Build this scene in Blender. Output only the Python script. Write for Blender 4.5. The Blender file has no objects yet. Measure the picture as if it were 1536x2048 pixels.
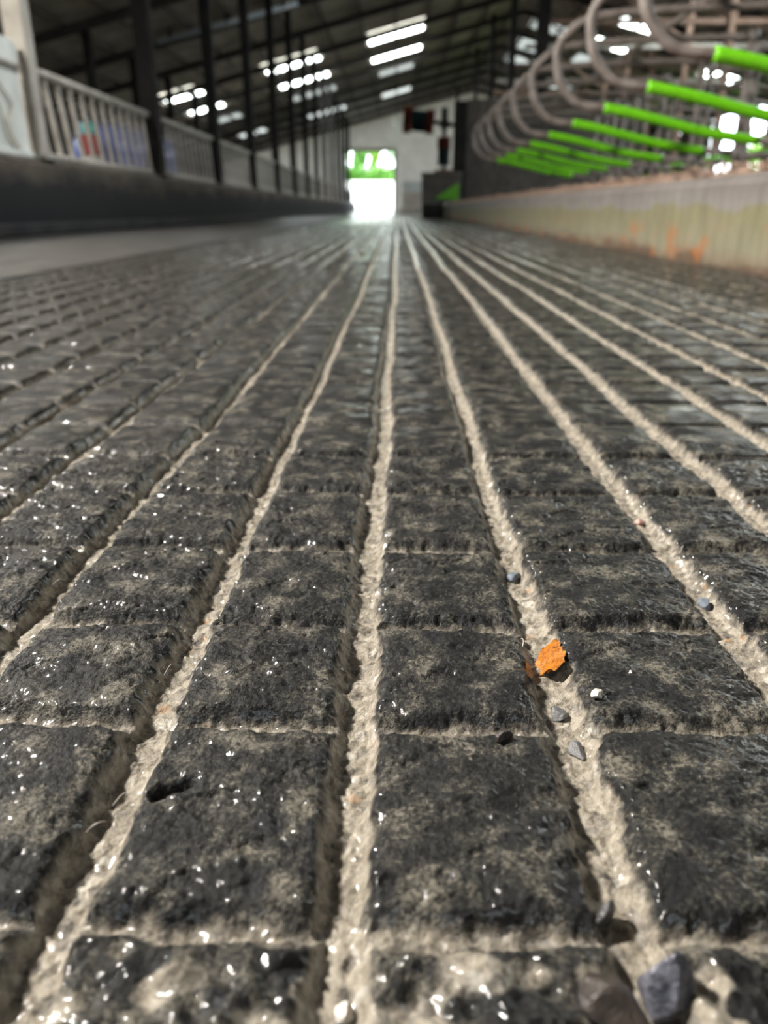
import bpy, math, random
import numpy as np
from mathutils import Matrix, Vector

# ------------------------------------------------------------------ camera, sky, sun, added lamps, exposure
S = bpy.context.scene
COL = S.collection
S.view_settings.view_transform = 'Standard'
S.view_settings.look = 'None'
S.view_settings.exposure = -0.18
S.view_settings.gamma = 1.0
S.view_settings.use_curve_mapping = False
S.cycles.use_denoising = True
S.cycles.max_bounces = 8
S.cycles.sample_clamp_indirect = 6.0
S.cycles.caustics_reflective = False
S.cycles.caustics_refractive = False

F_PX = 1530.0                       # focal length in pixels of the 1536 x 2048 frame
CAM_H = 0.2
PITCH = math.atan((1024 - 418) / F_PX)
YAW = math.atan(27 * math.cos(PITCH) / F_PX)
fw = Vector((-math.sin(YAW) * math.cos(PITCH), math.cos(YAW) * math.cos(PITCH), -math.sin(PITCH)))
rt = Vector((math.cos(YAW), math.sin(YAW), 0))
up = rt.cross(fw)
cam_data = bpy.data.cameras.new('camera')
cam = bpy.data.objects.new('camera', cam_data)
COL.objects.link(cam)
mw = Matrix((rt, up, -fw)).transposed().to_4x4()
mw.translation = (0, 0, CAM_H)
cam.matrix_world = mw
cam_data.sensor_fit = 'VERTICAL'
cam_data.lens = 6.86
cam_data.sensor_height = 6.86 * 2048 / F_PX
cam_data.sensor_width = 6.86 * 1536 / F_PX
cam_data.clip_start = 0.01
cam_data.clip_end = 600
cam_data.dof.use_dof = True
cam_data.dof.focus_distance = 0.37
cam_data.dof.aperture_fstop = 2.0
S.camera = cam

W = bpy.data.worlds.new('world')
S.world = W
W.use_nodes = True
bg = W.node_tree.nodes['Background']
bg.inputs[0].default_value = (0.86, 0.94, 1.0, 1)
bg.inputs[1].default_value = 10.0

sun_d = bpy.data.lights.new('sun', 'SUN')
sun_d.energy = 16.0
sun_d.angle = math.radians(2)
sun_d.color = (1.0, 0.95, 0.86)
sun = bpy.data.objects.new('sun', sun_d)
COL.objects.link(sun)
sun.rotation_euler = Vector((0.45, 0.62, -0.64)).to_track_quat('-Z', 'Y').to_euler()
sun.location = (0, -20, 40)

def area(name, loc, target, sx, sy, watts, color=(1, 1, 1)):
    d = bpy.data.lights.new(name, 'AREA')
    d.shape = 'RECTANGLE'
    d.size = sx
    d.size_y = sy
    d.energy = watts
    d.color = color
    o = bpy.data.objects.new(name, d)
    COL.objects.link(o)
    o.location = loc
    o.rotation_euler = (Vector(target) - Vector(loc)).to_track_quat('-Z', 'Y').to_euler()
    return o

# added area lamps for daylight: key from the feed side, fill on the gate
area('key_feed_side', (-4.7, 2.1, 4.95), (0, 0.3, 0), 0.5, 0.6, 1800, (1.0, 0.945, 0.86))
fill = area('added_fill', (0.2, 7.4, 6.2), (-3.1, 6.6, 1.0), 1.2, 1.6, 85, (0.95, 0.98, 1.0))  # added fill aimed at the white gate and pale post
fill.data.spread = math.radians(75)

# ------------------------------------------------------------------ materials
def nmat(name):
    m = bpy.data.materials.new(name)
    m.use_nodes = True
    nt = m.node_tree
    b = nt.nodes['Principled BSDF']
    return m, nt, b

def N(nt, t, **kw):
    n = nt.nodes.new(t)
    for k, v in kw.items():
        setattr(n, k, v)
    return n

def ramp(nt, src, stops, interp='LINEAR'):
    r = N(nt, 'ShaderNodeValToRGB')
    r.color_ramp.interpolation = interp
    while len(r.color_ramp.elements) < len(stops):
        r.color_ramp.elements.new(0.5)
    for e, (p, c) in zip(r.color_ramp.elements, stops):
        e.position = p
        e.color = (c[0], c[1], c[2], 1) if not isinstance(c, (int, float)) else (c, c, c, 1)
    nt.links.new(src, r.inputs[0])
    return r

def noise(nt, vec, scale, detail=3, rough=0.55, dist=0.0):
    n = N(nt, 'ShaderNodeTexNoise')
    n.inputs['Scale'].default_value = scale
    n.inputs['Detail'].default_value = detail
    n.inputs['Roughness'].default_value = rough
    n.inputs['Distortion'].default_value = dist
    nt.links.new(vec, n.inputs['Vector'])
    return n

def mapped(nt, scale=(1, 1, 1)):
    tc = N(nt, 'ShaderNodeTexCoord')
    mp = N(nt, 'ShaderNodeMapping')
    mp.inputs['Scale'].default_value = scale
    nt.links.new(tc.outputs['Object'], mp.inputs['Vector'])
    return mp.outputs['Vector']

def mottled(name, c1, c2, scale=6, rough=0.6, metal=0.0, bump=0.15, stretch=(1, 1, 1), spec=0.5, lo=0.35, hi=0.65):
    m, nt, b = nmat(name)
    v = mapped(nt, stretch)
    n = noise(nt, v, scale, 5, 0.6)
    r = ramp(nt, n.outputs['Fac'], [(lo, c1), (hi, c2)])
    nt.links.new(r.outputs['Color'], b.inputs['Base Color'])
    b.inputs['Roughness'].default_value = rough
    b.inputs['Metallic'].default_value = metal
    b.inputs['Specular IOR Level'].default_value = spec
    if bump:
        n2 = noise(nt, v, scale * 6, 3)
        bp = N(nt, 'ShaderNodeBump')
        bp.inputs['Strength'].default_value = bump
        bp.inputs['Distance'].default_value = 0.01
        nt.links.new(n2.outputs['Fac'], bp.inputs['Height'])
        nt.links.new(bp.outputs['Normal'], b.inputs['Normal'])
    return m

M = {}
M['dark_steel'] = mottled('dark_steel', (0.008, 0.008, 0.009), (0.024, 0.021, 0.019), 5, 0.75, spec=0.2)
M['pale_post'] = mottled('pale_post', (0.30, 0.27, 0.23), (0.48, 0.45, 0.40), 4, 0.6)
M['rail_steel'] = mottled('rail_steel', (0.30, 0.275, 0.24), (0.50, 0.47, 0.42), 7, 0.5)
M['galv'] = mottled('galvanised', (0.20, 0.18, 0.17), (0.34, 0.31, 0.295), 9, 0.42, 0.25)
M['brown_tube'] = mottled('dirty_tube', (0.17, 0.14, 0.125), (0.32, 0.28, 0.26), 8, 0.45)
M['green_tube'] = mottled('green_plastic', (0.17, 0.66, 0.006), (0.22, 0.76, 0.012), 5, 0.4, 0, 0.0)
M['dark_green'] = mottled('dark_green_panel', (0.07, 0.30, 0.008), (0.10, 0.38, 0.012), 5, 0.5, 0, 0.0)
M['white_sheet'] = mottled('white_sheet', (0.50, 0.51, 0.48), (0.70, 0.72, 0.69), 3, 0.6)
M['beige_strap'] = mottled('beige_strap', (0.60, 0.54, 0.42), (0.72, 0.66, 0.54), 10, 0.7)
M['blue_plastic'] = mottled('blue_plastic', (0.10, 0.17, 0.58), (0.17, 0.25, 0.72), 4, 0.3, 0, 0.0)
M['blue_lid'] = mottled('blue_lid', (0.02, 0.035, 0.12), (0.04, 0.06, 0.2), 4, 0.4, 0, 0.0)
M['red_plastic'] = mottled('red_plastic', (0.40, 0.02, 0.03), (0.55, 0.05, 0.06), 5, 0.4, 0, 0.0)
M['white_plastic'] = mottled('white_plastic', (0.6, 0.58, 0.56), (0.75, 0.73, 0.7), 5, 0.4, 0, 0.0)
M['teal_plastic'] = mottled('teal_plastic', (0.08, 0.55, 0.50), (0.15, 0.72, 0.66), 5, 0.15, 0, 0.0)
M['dark_plastic'] = mottled('dark_plastic', (0.02, 0.02, 0.022), (0.05, 0.05, 0.05), 5, 0.4)
M['rafter'] = mottled('rafter_wood', (0.018, 0.015, 0.012), (0.04, 0.033, 0.027), 4, 0.7, stretch=(1, 4, 4))
M['purlin'] = mottled('purlin_wood', (0.05, 0.04, 0.03), (0.11, 0.088, 0.066), 4, 0.7, stretch=(4, 1, 4))
M['brown_wood'] = mottled('brown_wood', (0.13, 0.075, 0.05), (0.24, 0.15, 0.11), 4, 0.7, stretch=(4, 4, 1))
M['wall_boards'] = mottled('brown_boarding', (0.055, 0.045, 0.038), (0.11, 0.092, 0.08), 3, 0.7, stretch=(6, 6, 0.6))
M['dark_block'] = mottled('dark_block', (0.045, 0.040, 0.036), (0.085, 0.076, 0.068), 4, 0.7)
M['concrete_pillar'] = mottled('pale_concrete', (0.42, 0.36, 0.30), (0.58, 0.52, 0.46), 2, 0.8)
M['orange_bristle'] = mottled('orange_bristle', (0.09, 0.012, 0.002), (0.17, 0.026, 0.004), 60, 0.6, stretch=(1, 1, 1))
M['teal_bristle'] = mottled('dark_green_bristle', (0.003, 0.02, 0.022), (0.008, 0.04, 0.042), 60, 0.6)
M['bark'] = mottled('bark', (0.05, 0.035, 0.02), (0.12, 0.09, 0.06), 8, 0.9)
M['leaf_light'] = mottled('light_leaves', (0.14, 0.28, 0.03), (0.24, 0.40, 0.06), 2, 0.6, 0, 0.0)
M['leaf_mid'] = mottled('mid_leaves', (0.075, 0.22, 0.035), (0.14, 0.31, 0.055), 2, 0.6, 0, 0.0)
M['yard'] = mottled('pale_yard', (0.30, 0.30, 0.28), (0.40, 0.40, 0.385), 0.4, 0.7)
M['pasture'] = mottled('pasture', (0.07, 0.16, 0.02), (0.12, 0.24, 0.04), 0.6, 0.8)
M['straw'] = mottled('straw', (0.16, 0.10, 0.07), (0.42, 0.30, 0.23), 30, 0.8)
M['bed'] = mottled('stall_mat', (0.05, 0.04, 0.035), (0.13, 0.10, 0.085), 5, 0.8)
M['feed_wall'] = mottled('dark_wet_concrete', (0.014, 0.014, 0.016), (0.034, 0.032, 0.031), 2.5, 0.75, spec=0.2)
M['ledge'] = mottled('grey_ledge', (0.09, 0.08, 0.07), (0.2, 0.17, 0.14), 4, 0.6)
M['dark_ground'] = mottled('dark_ground', (0.03, 0.028, 0.026), (0.07, 0.065, 0.06), 2, 0.7)
M['feed_ground'] = mottled('feed_ground', (0.10, 0.095, 0.085), (0.2, 0.19, 0.17), 2, 0.7)

def corrugated(name, c1, c2, freq, axis):
    m, nt, b = nmat(name)
    v = mapped(nt, (1, 1, 1))
    n = noise(nt, v, 1.2, 5, 0.6)
    r = ramp(nt, n.outputs['Fac'], [(0.35, c1), (0.65, c2)])
    nt.links.new(r.outputs['Color'], b.inputs['Base Color'])
    b.inputs['Roughness'].default_value = 0.65
    return m
M['roof_sheet'] = corrugated('roof_sheet', (0.26, 0.22, 0.18), (0.46, 0.40, 0.34), 8, 'X')
M['gable_sheet'] = corrugated('gable_sheet', (0.55, 0.52, 0.47), (0.70, 0.67, 0.62), 8, 'X')
nt_ = M['gable_sheet'].node_tree
tr_ = nt_.nodes.new('ShaderNodeBsdfTranslucent'); tr_.inputs[0].default_value = (0.92, 0.88, 0.78, 1)
ms_ = nt_.nodes.new('ShaderNodeMixShader'); ms_.inputs[0].default_value = 0.05
nt_.links.new(nt_.nodes['Principled BSDF'].outputs[0], ms_.inputs[1]); nt_.links.new(tr_.outputs[0], ms_.inputs[2])
nt_.links.new(ms_.outputs[0], nt_.nodes['Material Output'].inputs['Surface'])
M['side_board'] = mottled('side_boarding', (0.05, 0.04, 0.033), (0.11, 0.09, 0.075), 3, 0.8, stretch=(4, 4, 0.5))

def glow_sheet(name, strength):
    m, nt, b = nmat(name)
    b.inputs['Base Color'].default_value = (0.8, 0.85, 0.85, 1)
    b.inputs['Roughness'].default_value = 0.5
    v = mapped(nt)
    n = noise(nt, v, 1.5, 3)
    r = ramp(nt, n.outputs['Fac'], [(0.3, (0.80, 0.90, 0.88)), (0.7, (0.95, 1.0, 0.98))])
    nt.links.new(r.outputs['Color'], b.inputs['Emission Color'])
    b.inputs['Emission Strength'].default_value = strength
    return m
M['roof_light'] = glow_sheet('lit_roof_light', 18.0)
M['roof_light_far'] = glow_sheet('lit_roof_light_far', 1.3)
M['roof_light_dull'] = glow_sheet('lit_roof_light_dirty', 0.8)

# kerb of the stalls: grey top, algae stained face, rust along the foot
m, nt, b = nmat('stained_kerb')
v = mapped(nt)
tc = N(nt, 'ShaderNodeTexCoord')
sx = N(nt, 'ShaderNodeSeparateXYZ')
nt.links.new(tc.outputs['Object'], sx.inputs[0])
nz = noise(nt, mapped(nt, (1, 1.2, 3)), 3, 5, 0.65)
add = N(nt, 'ShaderNodeMath', operation='MULTIPLY_ADD')
nt.links.new(nz.outputs['Fac'], add.inputs[0])
add.inputs[1].default_value = 0.16
nt.links.new(sx.outputs['Z'], add.inputs[2])
rz = ramp(nt, add.outputs[0], [(0.085, (0.09, 0.06, 0.04)), (0.115, (0.17, 0.14, 0.10)), (0.15, (0.19, 0.18, 0.125)),
                               (0.27, (0.155, 0.145, 0.085)), (0.295, (0.17, 0.16, 0.155)), (0.40, (0.12, 0.105, 0.10))])
nst = noise(nt, mapped(nt, (1, 9, 1.2)), 3.0, 5, 0.7)
rst = ramp(nt, nst.outputs['Fac'], [(0.30, (0.8, 0.8, 0.77)), (0.68, (1.35, 1.32, 1.3))])
mst = N(nt, 'ShaderNodeMix', data_type='RGBA', blend_type='MULTIPLY'); mst.inputs['Factor'].default_value = 1.0
nt.links.new(rz.outputs['Color'], mst.inputs['A']); nt.links.new(rst.outputs['Color'], mst.inputs['B'])
nr = noise(nt, mapped(nt, (1, 2.2, 3.0)), 1.6, 4, 0.6)
rr = ramp(nt, nr.outputs['Fac'], [(0.54, 0.0), (0.64, 1.0)])
zl = ramp(nt, sx.outputs['Z'], [(0.06, 1.0), (0.16, 0.0)])
mul = N(nt, 'ShaderNodeMath', operation='MULTIPLY')
nt.links.new(rr.outputs[0], mul.inputs[0]); nt.links.new(zl.outputs[0], mul.inputs[1])
mx = N(nt, 'ShaderNodeMix', data_type='RGBA')
nt.links.new(mul.outputs[0], mx.inputs['Factor'])
nt.links.new(mst.outputs['Result'], mx.inputs['A'])
mx.inputs['B'].default_value = (0.33, 0.11, 0.025, 1)
nt.links.new(mx.outputs['Result'], b.inputs['Base Color'])
b.inputs['Roughness'].default_value = 0.6
nb = noise(nt, v, 60, 6, 0.7)
bp = N(nt, 'ShaderNodeBump'); bp.inputs['Strength'].default_value = 0.5; bp.inputs['Distance'].default_value = 0.01
nt.links.new(nb.outputs['Fac'], bp.inputs['Height']); nt.links.new(bp.outputs['Normal'], b.inputs['Normal'])
M['kerb'] = m

m, nt, b = nmat('stained_feed_wall')
tc = N(nt, 'ShaderNodeTexCoord'); sx = N(nt, 'ShaderNodeSeparateXYZ'); nt.links.new(tc.outputs['Object'], sx.inputs[0])
nz = noise(nt, mapped(nt, (1, 0.8, 1.5)), 2.5, 5, 0.65)
ad_ = N(nt, 'ShaderNodeMath', operation='MULTIPLY_ADD'); nt.links.new(nz.outputs['Fac'], ad_.inputs[0]); ad_.inputs[1].default_value = 0.5
nt.links.new(sx.outputs['Z'], ad_.inputs[2])
rw = ramp(nt, ad_.outputs[0], [(0.25, (0.008, 0.008, 0.010)), (0.62, (0.016, 0.0155, 0.016)), (0.76, (0.075, 0.062, 0.05)), (0.9, (0.13, 0.108, 0.085))])
nt.links.new(rw.outputs['Color'], b.inputs['Base Color'])
b.inputs['Roughness'].default_value = 0.75; b.inputs['Specular IOR Level'].default_value = 0.2
M['feed_wall_stained'] = m
# wet grooved concrete
def floor_material():
    m, nt, b = nmat('wet_grooved_concrete')
    L = nt.links.new
    at = N(nt, 'ShaderNodeAttribute', attribute_name='groove')
    tc = N(nt, 'ShaderNodeTexCoord')
    v = tc.outputs['Object']
    # dark worn tops
    n1 = noise(nt, v, 45, 6, 0.65, 0.4)
    n1b = noise(nt, v, 560, 5, 0.7)
    ad = N(nt, 'ShaderNodeMath', operation='MULTIPLY_ADD')
    L(n1b.outputs['Fac'], ad.inputs[0]); ad.inputs[1].default_value = 0.7
    L(n1.outputs['Fac'], ad.inputs[2])
    top = ramp(nt, ad.outputs[0], [(0.755, (0.004, 0.004, 0.0045)), (0.855, (0.015, 0.0145, 0.0135)), (0.94, (0.054, 0.050, 0.041)), (1.08, (0.13, 0.118, 0.096))])
    # round black stains scattered over the tops
    wv = N(nt, 'ShaderNodeTexVoronoi'); wv.inputs['Scale'].default_value = 46; L(v, wv.inputs['Vector'])
    ws = N(nt, 'ShaderNodeSeparateColor'); L(wv.outputs['Color'], ws.inputs[0])
    wn_ = noise(nt, v, 150, 3, 0.6)
    wa = N(nt, 'ShaderNodeMath', operation='MULTIPLY_ADD'); L(wn_.outputs['Fac'], wa.inputs[0]); wa.inputs[1].default_value = 0.35; L(wv.outputs['Distance'], wa.inputs[2])
    wr = ramp(nt, wa.outputs[0], [(0.40, 1.0), (0.56, 0.0)])
    wk = N(nt, 'ShaderNodeMath', operation='GREATER_THAN'); L(ws.outputs[0], wk.inputs[0]); wk.inputs[1].default_value = 0.62
    wmul = N(nt, 'ShaderNodeMath', operation='MULTIPLY'); L(wr.outputs['Color'], wmul.inputs[0]); L(wk.outputs[0], wmul.inputs[1])
    wf_ = N(nt, 'ShaderNodeMath', operation='MULTIPLY'); L(wmul.outputs[0], wf_.inputs[0]); wf_.inputs[1].default_value = 0.85
    tmix = N(nt, 'ShaderNodeMix', data_type='RGBA'); L(wf_.outputs[0], tmix.inputs['Factor']); L(top.outputs['Color'], tmix.inputs['A'])
    tmix.inputs['B'].default_value = (0.006, 0.006, 0.008, 1)
    # pale exposed concrete in the grooves, with aggregate
    vo = N(nt, 'ShaderNodeTexVoronoi'); vo.inputs['Scale'].default_value = 210
    L(v, vo.inputs['Vector'])
    sep = N(nt, 'ShaderNodeSeparateColor'); L(vo.outputs['Color'], sep.inputs[0])
    agg = ramp(nt, sep.outputs[0], [(0.0, (0.035, 0.036, 0.042)), (0.18, (0.16, 0.14, 0.11)), (0.45, (0.27, 0.24, 0.195)), (0.80, (0.36, 0.33, 0.285)), (0.96, (0.50, 0.48, 0.44)), (0.99, (0.32, 0.15, 0.045))], 'CONSTANT')
    n2 = noise(nt, v, 190, 7, 0.74)
    gr = ramp(nt, n2.outputs['Fac'], [(0.36, (0.055, 0.046, 0.037)), (0.50, (0.255, 0.225, 0.18)), (0.66, (0.44, 0.405, 0.35))])
    mg = N(nt, 'ShaderNodeMix', data_type='RGBA'); mg.inputs['Factor'].default_value = 0.4
    L(gr.outputs['Color'], mg.inputs['A']); L(agg.outputs['Color'], mg.inputs['B'])
    # ragged border between the two
    n3 = noise(nt, v, 130, 4, 0.7)
    a2 = N(nt, 'ShaderNodeMath', operation='MULTIPLY_ADD')
    L(n3.outputs['Fac'], a2.inputs[0]); a2.inputs[1].default_value = 0.9; L(at.outputs['Fac'], a2.inputs[2])
    mk = ramp(nt, a2.outputs[0], [(0.66, 0.0), (1.0, 1.0)])
    mc = N(nt, 'ShaderNodeMix', data_type='RGBA')
    L(mk.outputs['Color'], mc.inputs['Factor']); L(tmix.outputs['Result'], mc.inputs['A']); L(mg.outputs['Result'], mc.inputs['B'])
    L(mc.outputs['Result'], b.inputs['Base Color'])
    # wet in patches
    n4 = noise(nt, v, 14, 4, 0.6)
    rg = ramp(nt, n4.outputs['Fac'], [(0.35, 0.42), (0.65, 0.70)])
    L(rg.outputs['Color'], b.inputs['Roughness'])
    b.inputs['IOR'].default_value = 1.4
    b.inputs['Specular IOR Level'].default_value = 0.32
    # grain
    g1 = noise(nt, v, 700, 3, 0.6)
    g2 = noise(nt, v, 2100, 2, 0.5)
    b1 = N(nt, 'ShaderNodeBump'); b1.inputs['Strength'].default_value = 0.85; b1.inputs['Distance'].default_value = 0.0011
    L(g1.outputs['Fac'], b1.inputs['Height'])
    b2 = N(nt, 'ShaderNodeBump'); b2.inputs['Strength'].default_value = 0.7; b2.inputs['Distance'].default_value = 0.0004
    L(g2.outputs['Fac'], b2.inputs['Height']); L(b1.outputs['Normal'], b2.inputs['Normal'])
    L(b2.outputs['Normal'], b.inputs['Normal'])
    # thin water film
    wet = ramp(nt, n4.outputs['Fac'], [(0.38, 0.85), (0.62, 0.15)])
    edge = ramp(nt, at.outputs['Fac'], [(0.02, 0.0), (0.12, 0.9), (0.55, 0.9), (0.85, 0.2)])
    wmx = N(nt, 'ShaderNodeMath', operation='MAXIMUM'); L(wet.outputs['Color'], wmx.inputs[0]); L(edge.outputs['Color'], wmx.inputs[1])
    L(wmx.outputs[0], b.inputs['Coat Weight'])
    b.inputs['Coat Roughness'].default_value = 0.06
    b.inputs['Coat IOR'].default_value = 1.33
    b3 = N(nt, 'ShaderNodeBump'); b3.inputs['Strength'].default_value = 0.10; b3.inputs['Distance'].default_value = 0.0008
    g3 = noise(nt, v, 1300, 2, 0.5); L(g3.outputs['Fac'], b3.inputs['Height']); L(b3.outputs['Normal'], b.inputs['Coat Normal'])
    return m
M['floor'] = floor_material()

def smooth_floor_material():
    m, nt, b = nmat('smooth_wet_concrete')
    v = mapped(nt)
    n = noise(nt, v, 6, 5, 0.65)
    r = ramp(nt, n.outputs['Fac'], [(0.35, (0.035, 0.034, 0.032)), (0.65, (0.075, 0.072, 0.068))])
    nt.links.new(r.outputs['Color'], b.inputs['Base Color'])
    b.inputs['Roughness'].default_value = 0.38
    n2 = noise(nt, v, 120, 3)
    bp = N(nt, 'ShaderNodeBump'); bp.inputs['Strength'].default_value = 0.35; bp.inputs['Distance'].default_value = 0.004
    nt.links.new(n2.outputs['Fac'], bp.inputs['Height']); nt.links.new(bp.outputs['Normal'], b.inputs['Normal'])
    return m
M['smooth_floor'] = smooth_floor_material()
M['wet_apron'] = mottled('wet_apron', (0.07, 0.068, 0.065), (0.13, 0.125, 0.12), 1.5, 0.16, 0, 0.04)

# ------------------------------------------------------------------ mesh helpers
class MB:
    def __init__(s):
        s.v = []; s.f = []
    def box(s, x0, x1, y0, y1, z0, z1):
        n = len(s.v)
        s.v += [(x, y, z) for z in (z0, z1) for y in (y0, y1) for x in (x0, x1)]
        s.f += [tuple(n + i for i in q) for q in ((0, 2, 3, 1), (4, 5, 7, 6), (0, 1, 5, 4), (2, 6, 7, 3), (0, 4, 6, 2), (1, 3, 7, 5))]
        return s
    def bar(s, a, b, w, h, upv=(0, 0, 1)):
        a = Vector(a); b = Vector(b); d = (b - a).normalized(); u = Vector(upv)
        r = d.cross(u).normalized(); u = r.cross(d)
        n = len(s.v)
        for p in (a, b):
            for i, j in ((-1, -1), (1, -1), (1, 1), (-1, 1)):
                s.v.append(tuple(p + r * (i * w / 2) + u * (j * h / 2)))
        s.f += [tuple(n + i for i in q) for q in ((3, 2, 1, 0), (4, 5, 6, 7), (0, 1, 5, 4), (1, 2, 6, 5), (2, 3, 7, 6), (3, 0, 4, 7))]
        return s
    def tube(s, pts, rad, k=12):
        pts = [Vector(p) for p in pts]
        n0 = len(s.v)
        rads = rad if isinstance(rad, (list, tuple)) else [rad] * len(pts)
        ref = None
        for i, p in enumerate(pts):
            d = (pts[min(i + 1, len(pts) - 1)] - pts[max(i - 1, 0)]).normalized()
            if ref is None:
                ref = Vector((0, 0, 1)) if abs(d.z) < 0.9 else Vector((1, 0, 0))
            r = d.cross(ref).normalized(); u = r.cross(d).normalized(); ref = u
            for j in range(k):
                a = 2 * math.pi * j / k
                s.v.append(tuple(p + (r * math.cos(a) + u * math.sin(a)) * rads[i]))
        for i in range(len(pts) - 1):
            for j in range(k):
                a = n0 + i * k + j; b2 = n0 + i * k + (j + 1) % k
                s.f.append((a, b2, b2 + k, a + k))
        s.f.append(tuple(n0 + j for j in range(k))[::-1])
        s.f.append(tuple(n0 + (len(pts) - 1) * k + j for j in range(k)))
        return s
    def build(s, name, mat, parent=None, smooth=False, bevel=0.0, loc=None):
        me = bpy.data.meshes.new(name)
        me.from_pydata(s.v, [], s.f)
        me.validate()
        if smooth:
            me.polygons.foreach_set('use_smooth', [True] * len(me.polygons))
        me.materials.append(mat)
        o = bpy.data.objects.new(name, me)
        COL.objects.link(o)
        if parent is not None:
            o.parent = parent
        if loc is not None:
            o.location = loc
        if bevel:
            bm = o.modifiers.new('bevel', 'BEVEL'); bm.width = bevel; bm.segments = 2
        return o

def curve(pts, n=8):
    P = [Vector(p) for p in pts]; P = [2 * P[0] - P[1]] + P + [2 * P[-1] - P[-2]]
    out = []
    for i in range(1, len(P) - 2):
        for j in range(n):
            t = j / n
            a, b, c, d = P[i - 1:i + 3]
            out.append(0.5 * ((2 * b) + (c - a) * t + (2 * a - 5 * b + 4 * c - d) * t * t + (3 * b - a - 3 * c + d) * t ** 3))
    out.append(P[-2])
    return out

def tag(o, label=None, cat=None, group=None, kind=None):
    for k, val in (('label', label), ('category', cat), ('group', group), ('kind', kind)):
        if val:
            o[k] = val
    return o

def empty(name, loc, label, cat, group=None):
    o = bpy.data.objects.new(name, None)
    o.empty_display_size = 0.1
    COL.objects.link(o)
    o.location = loc
    return tag(o, label, cat, group)

def dup(root, loc, label, rotz=None):
    r = root.copy(); COL.objects.link(r); r.location = loc
    if rotz is not None:
        r.rotation_euler = (0, 0, rotz)
    r['label'] = label
    for ch in list(root.children):
        c = ch.copy(); COL.objects.link(c); c.parent = r
        for g in ch.children:
            d = g.copy(); COL.objects.link(d); d.parent = c
    return r

def struct(o):
    o['kind'] = 'structure'
    return o

ORD = ['first', 'second', 'third', 'fourth', 'fifth', 'sixth', 'seventh', 'eighth', 'ninth', 'tenth', 'eleventh', 'twelfth',
       'thirteenth', 'fourteenth', 'fifteenth', 'sixteenth', 'seventeenth', 'eighteenth']
rng = random.Random(7)

# ------------------------------------------------------------------ the grooved floor
_R = np.random.RandomState(3)
LAT = [_R.uniform(-1, 1, (512, 512)).astype(np.float32) for _ in range(6)]
def vn(x, y, seed=0):
    ca, sa = math.cos(0.6 + seed * 1.7), math.sin(0.6 + seed * 1.7)
    x, y = x * ca - y * sa + seed * 13.7, x * sa + y * ca + seed * 7.3
    ix = np.floor(x).astype(np.int32); iy = np.floor(y).astype(np.int32)
    fx = (x - ix).astype(np.float32); fy = (y - iy).astype(np.float32)
    fx = fx * fx * fx * (fx * (fx * 6 - 15) + 10); fy = fy * fy * fy * (fy * (fy * 6 - 15) + 10)
    T = LAT[seed % 6]
    a = T[ix & 511, iy & 511]; b = T[(ix + 1) & 511, iy & 511]
    c = T[ix & 511, (iy + 1) & 511]; d = T[(ix + 1) & 511, (iy + 1) & 511]
    return (a + (b - a) * fx) * (1 - fy) + (c + (d - c) * fx) * fy

def sst(a, b, x):
    t = np.clip((x - a) / (b - a), 0, 1)
    return t * t * (3 - 2 * t)

GX = [-0.370, -0.286, -0.194, -0.101, -0.0135, 0.0735, 0.1745, 0.255, 0.342]
k = 0
while GX[0] > -1.12:
    GX.insert(0, GX[0] - 0.0915 - 0.004 * math.sin(k * 2.1)); k += 1
while GX[-1] < 1.08:
    GX.append(GX[-1] + 0.0905 + 0.005 * math.sin(k * 1.3)); k += 1
GY0 = [-0.03, 0.072, 0.169, 0.267, 0.354, 0.451, 0.555, 0.648, 0.749]
GY0 = [GY0[0] - 0.097 * i for i in range(18, 0, -1)] + GY0
k = 0
while GY0[-1] < 60:
    GY0.append(GY0[-1] + 0.0965 + 0.005 * math.sin(k * 1.9)); k += 1
GXa = np.array(GX, np.float32); GYa = np.array(GY0, np.float32)
BLK = _R.uniform(-1, 1, (len(GX) + 2, len(GY0) + 2, 3)).astype(np.float32)

def nearest(arr, q):
    i = np.clip(np.searchsorted(arr, q), 1, len(arr) - 1)
    lo = np.abs(q - arr[i - 1]); hi = np.abs(q - arr[i])
    return np.where(lo < hi, i - 1, i), np.minimum(lo, hi)

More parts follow.
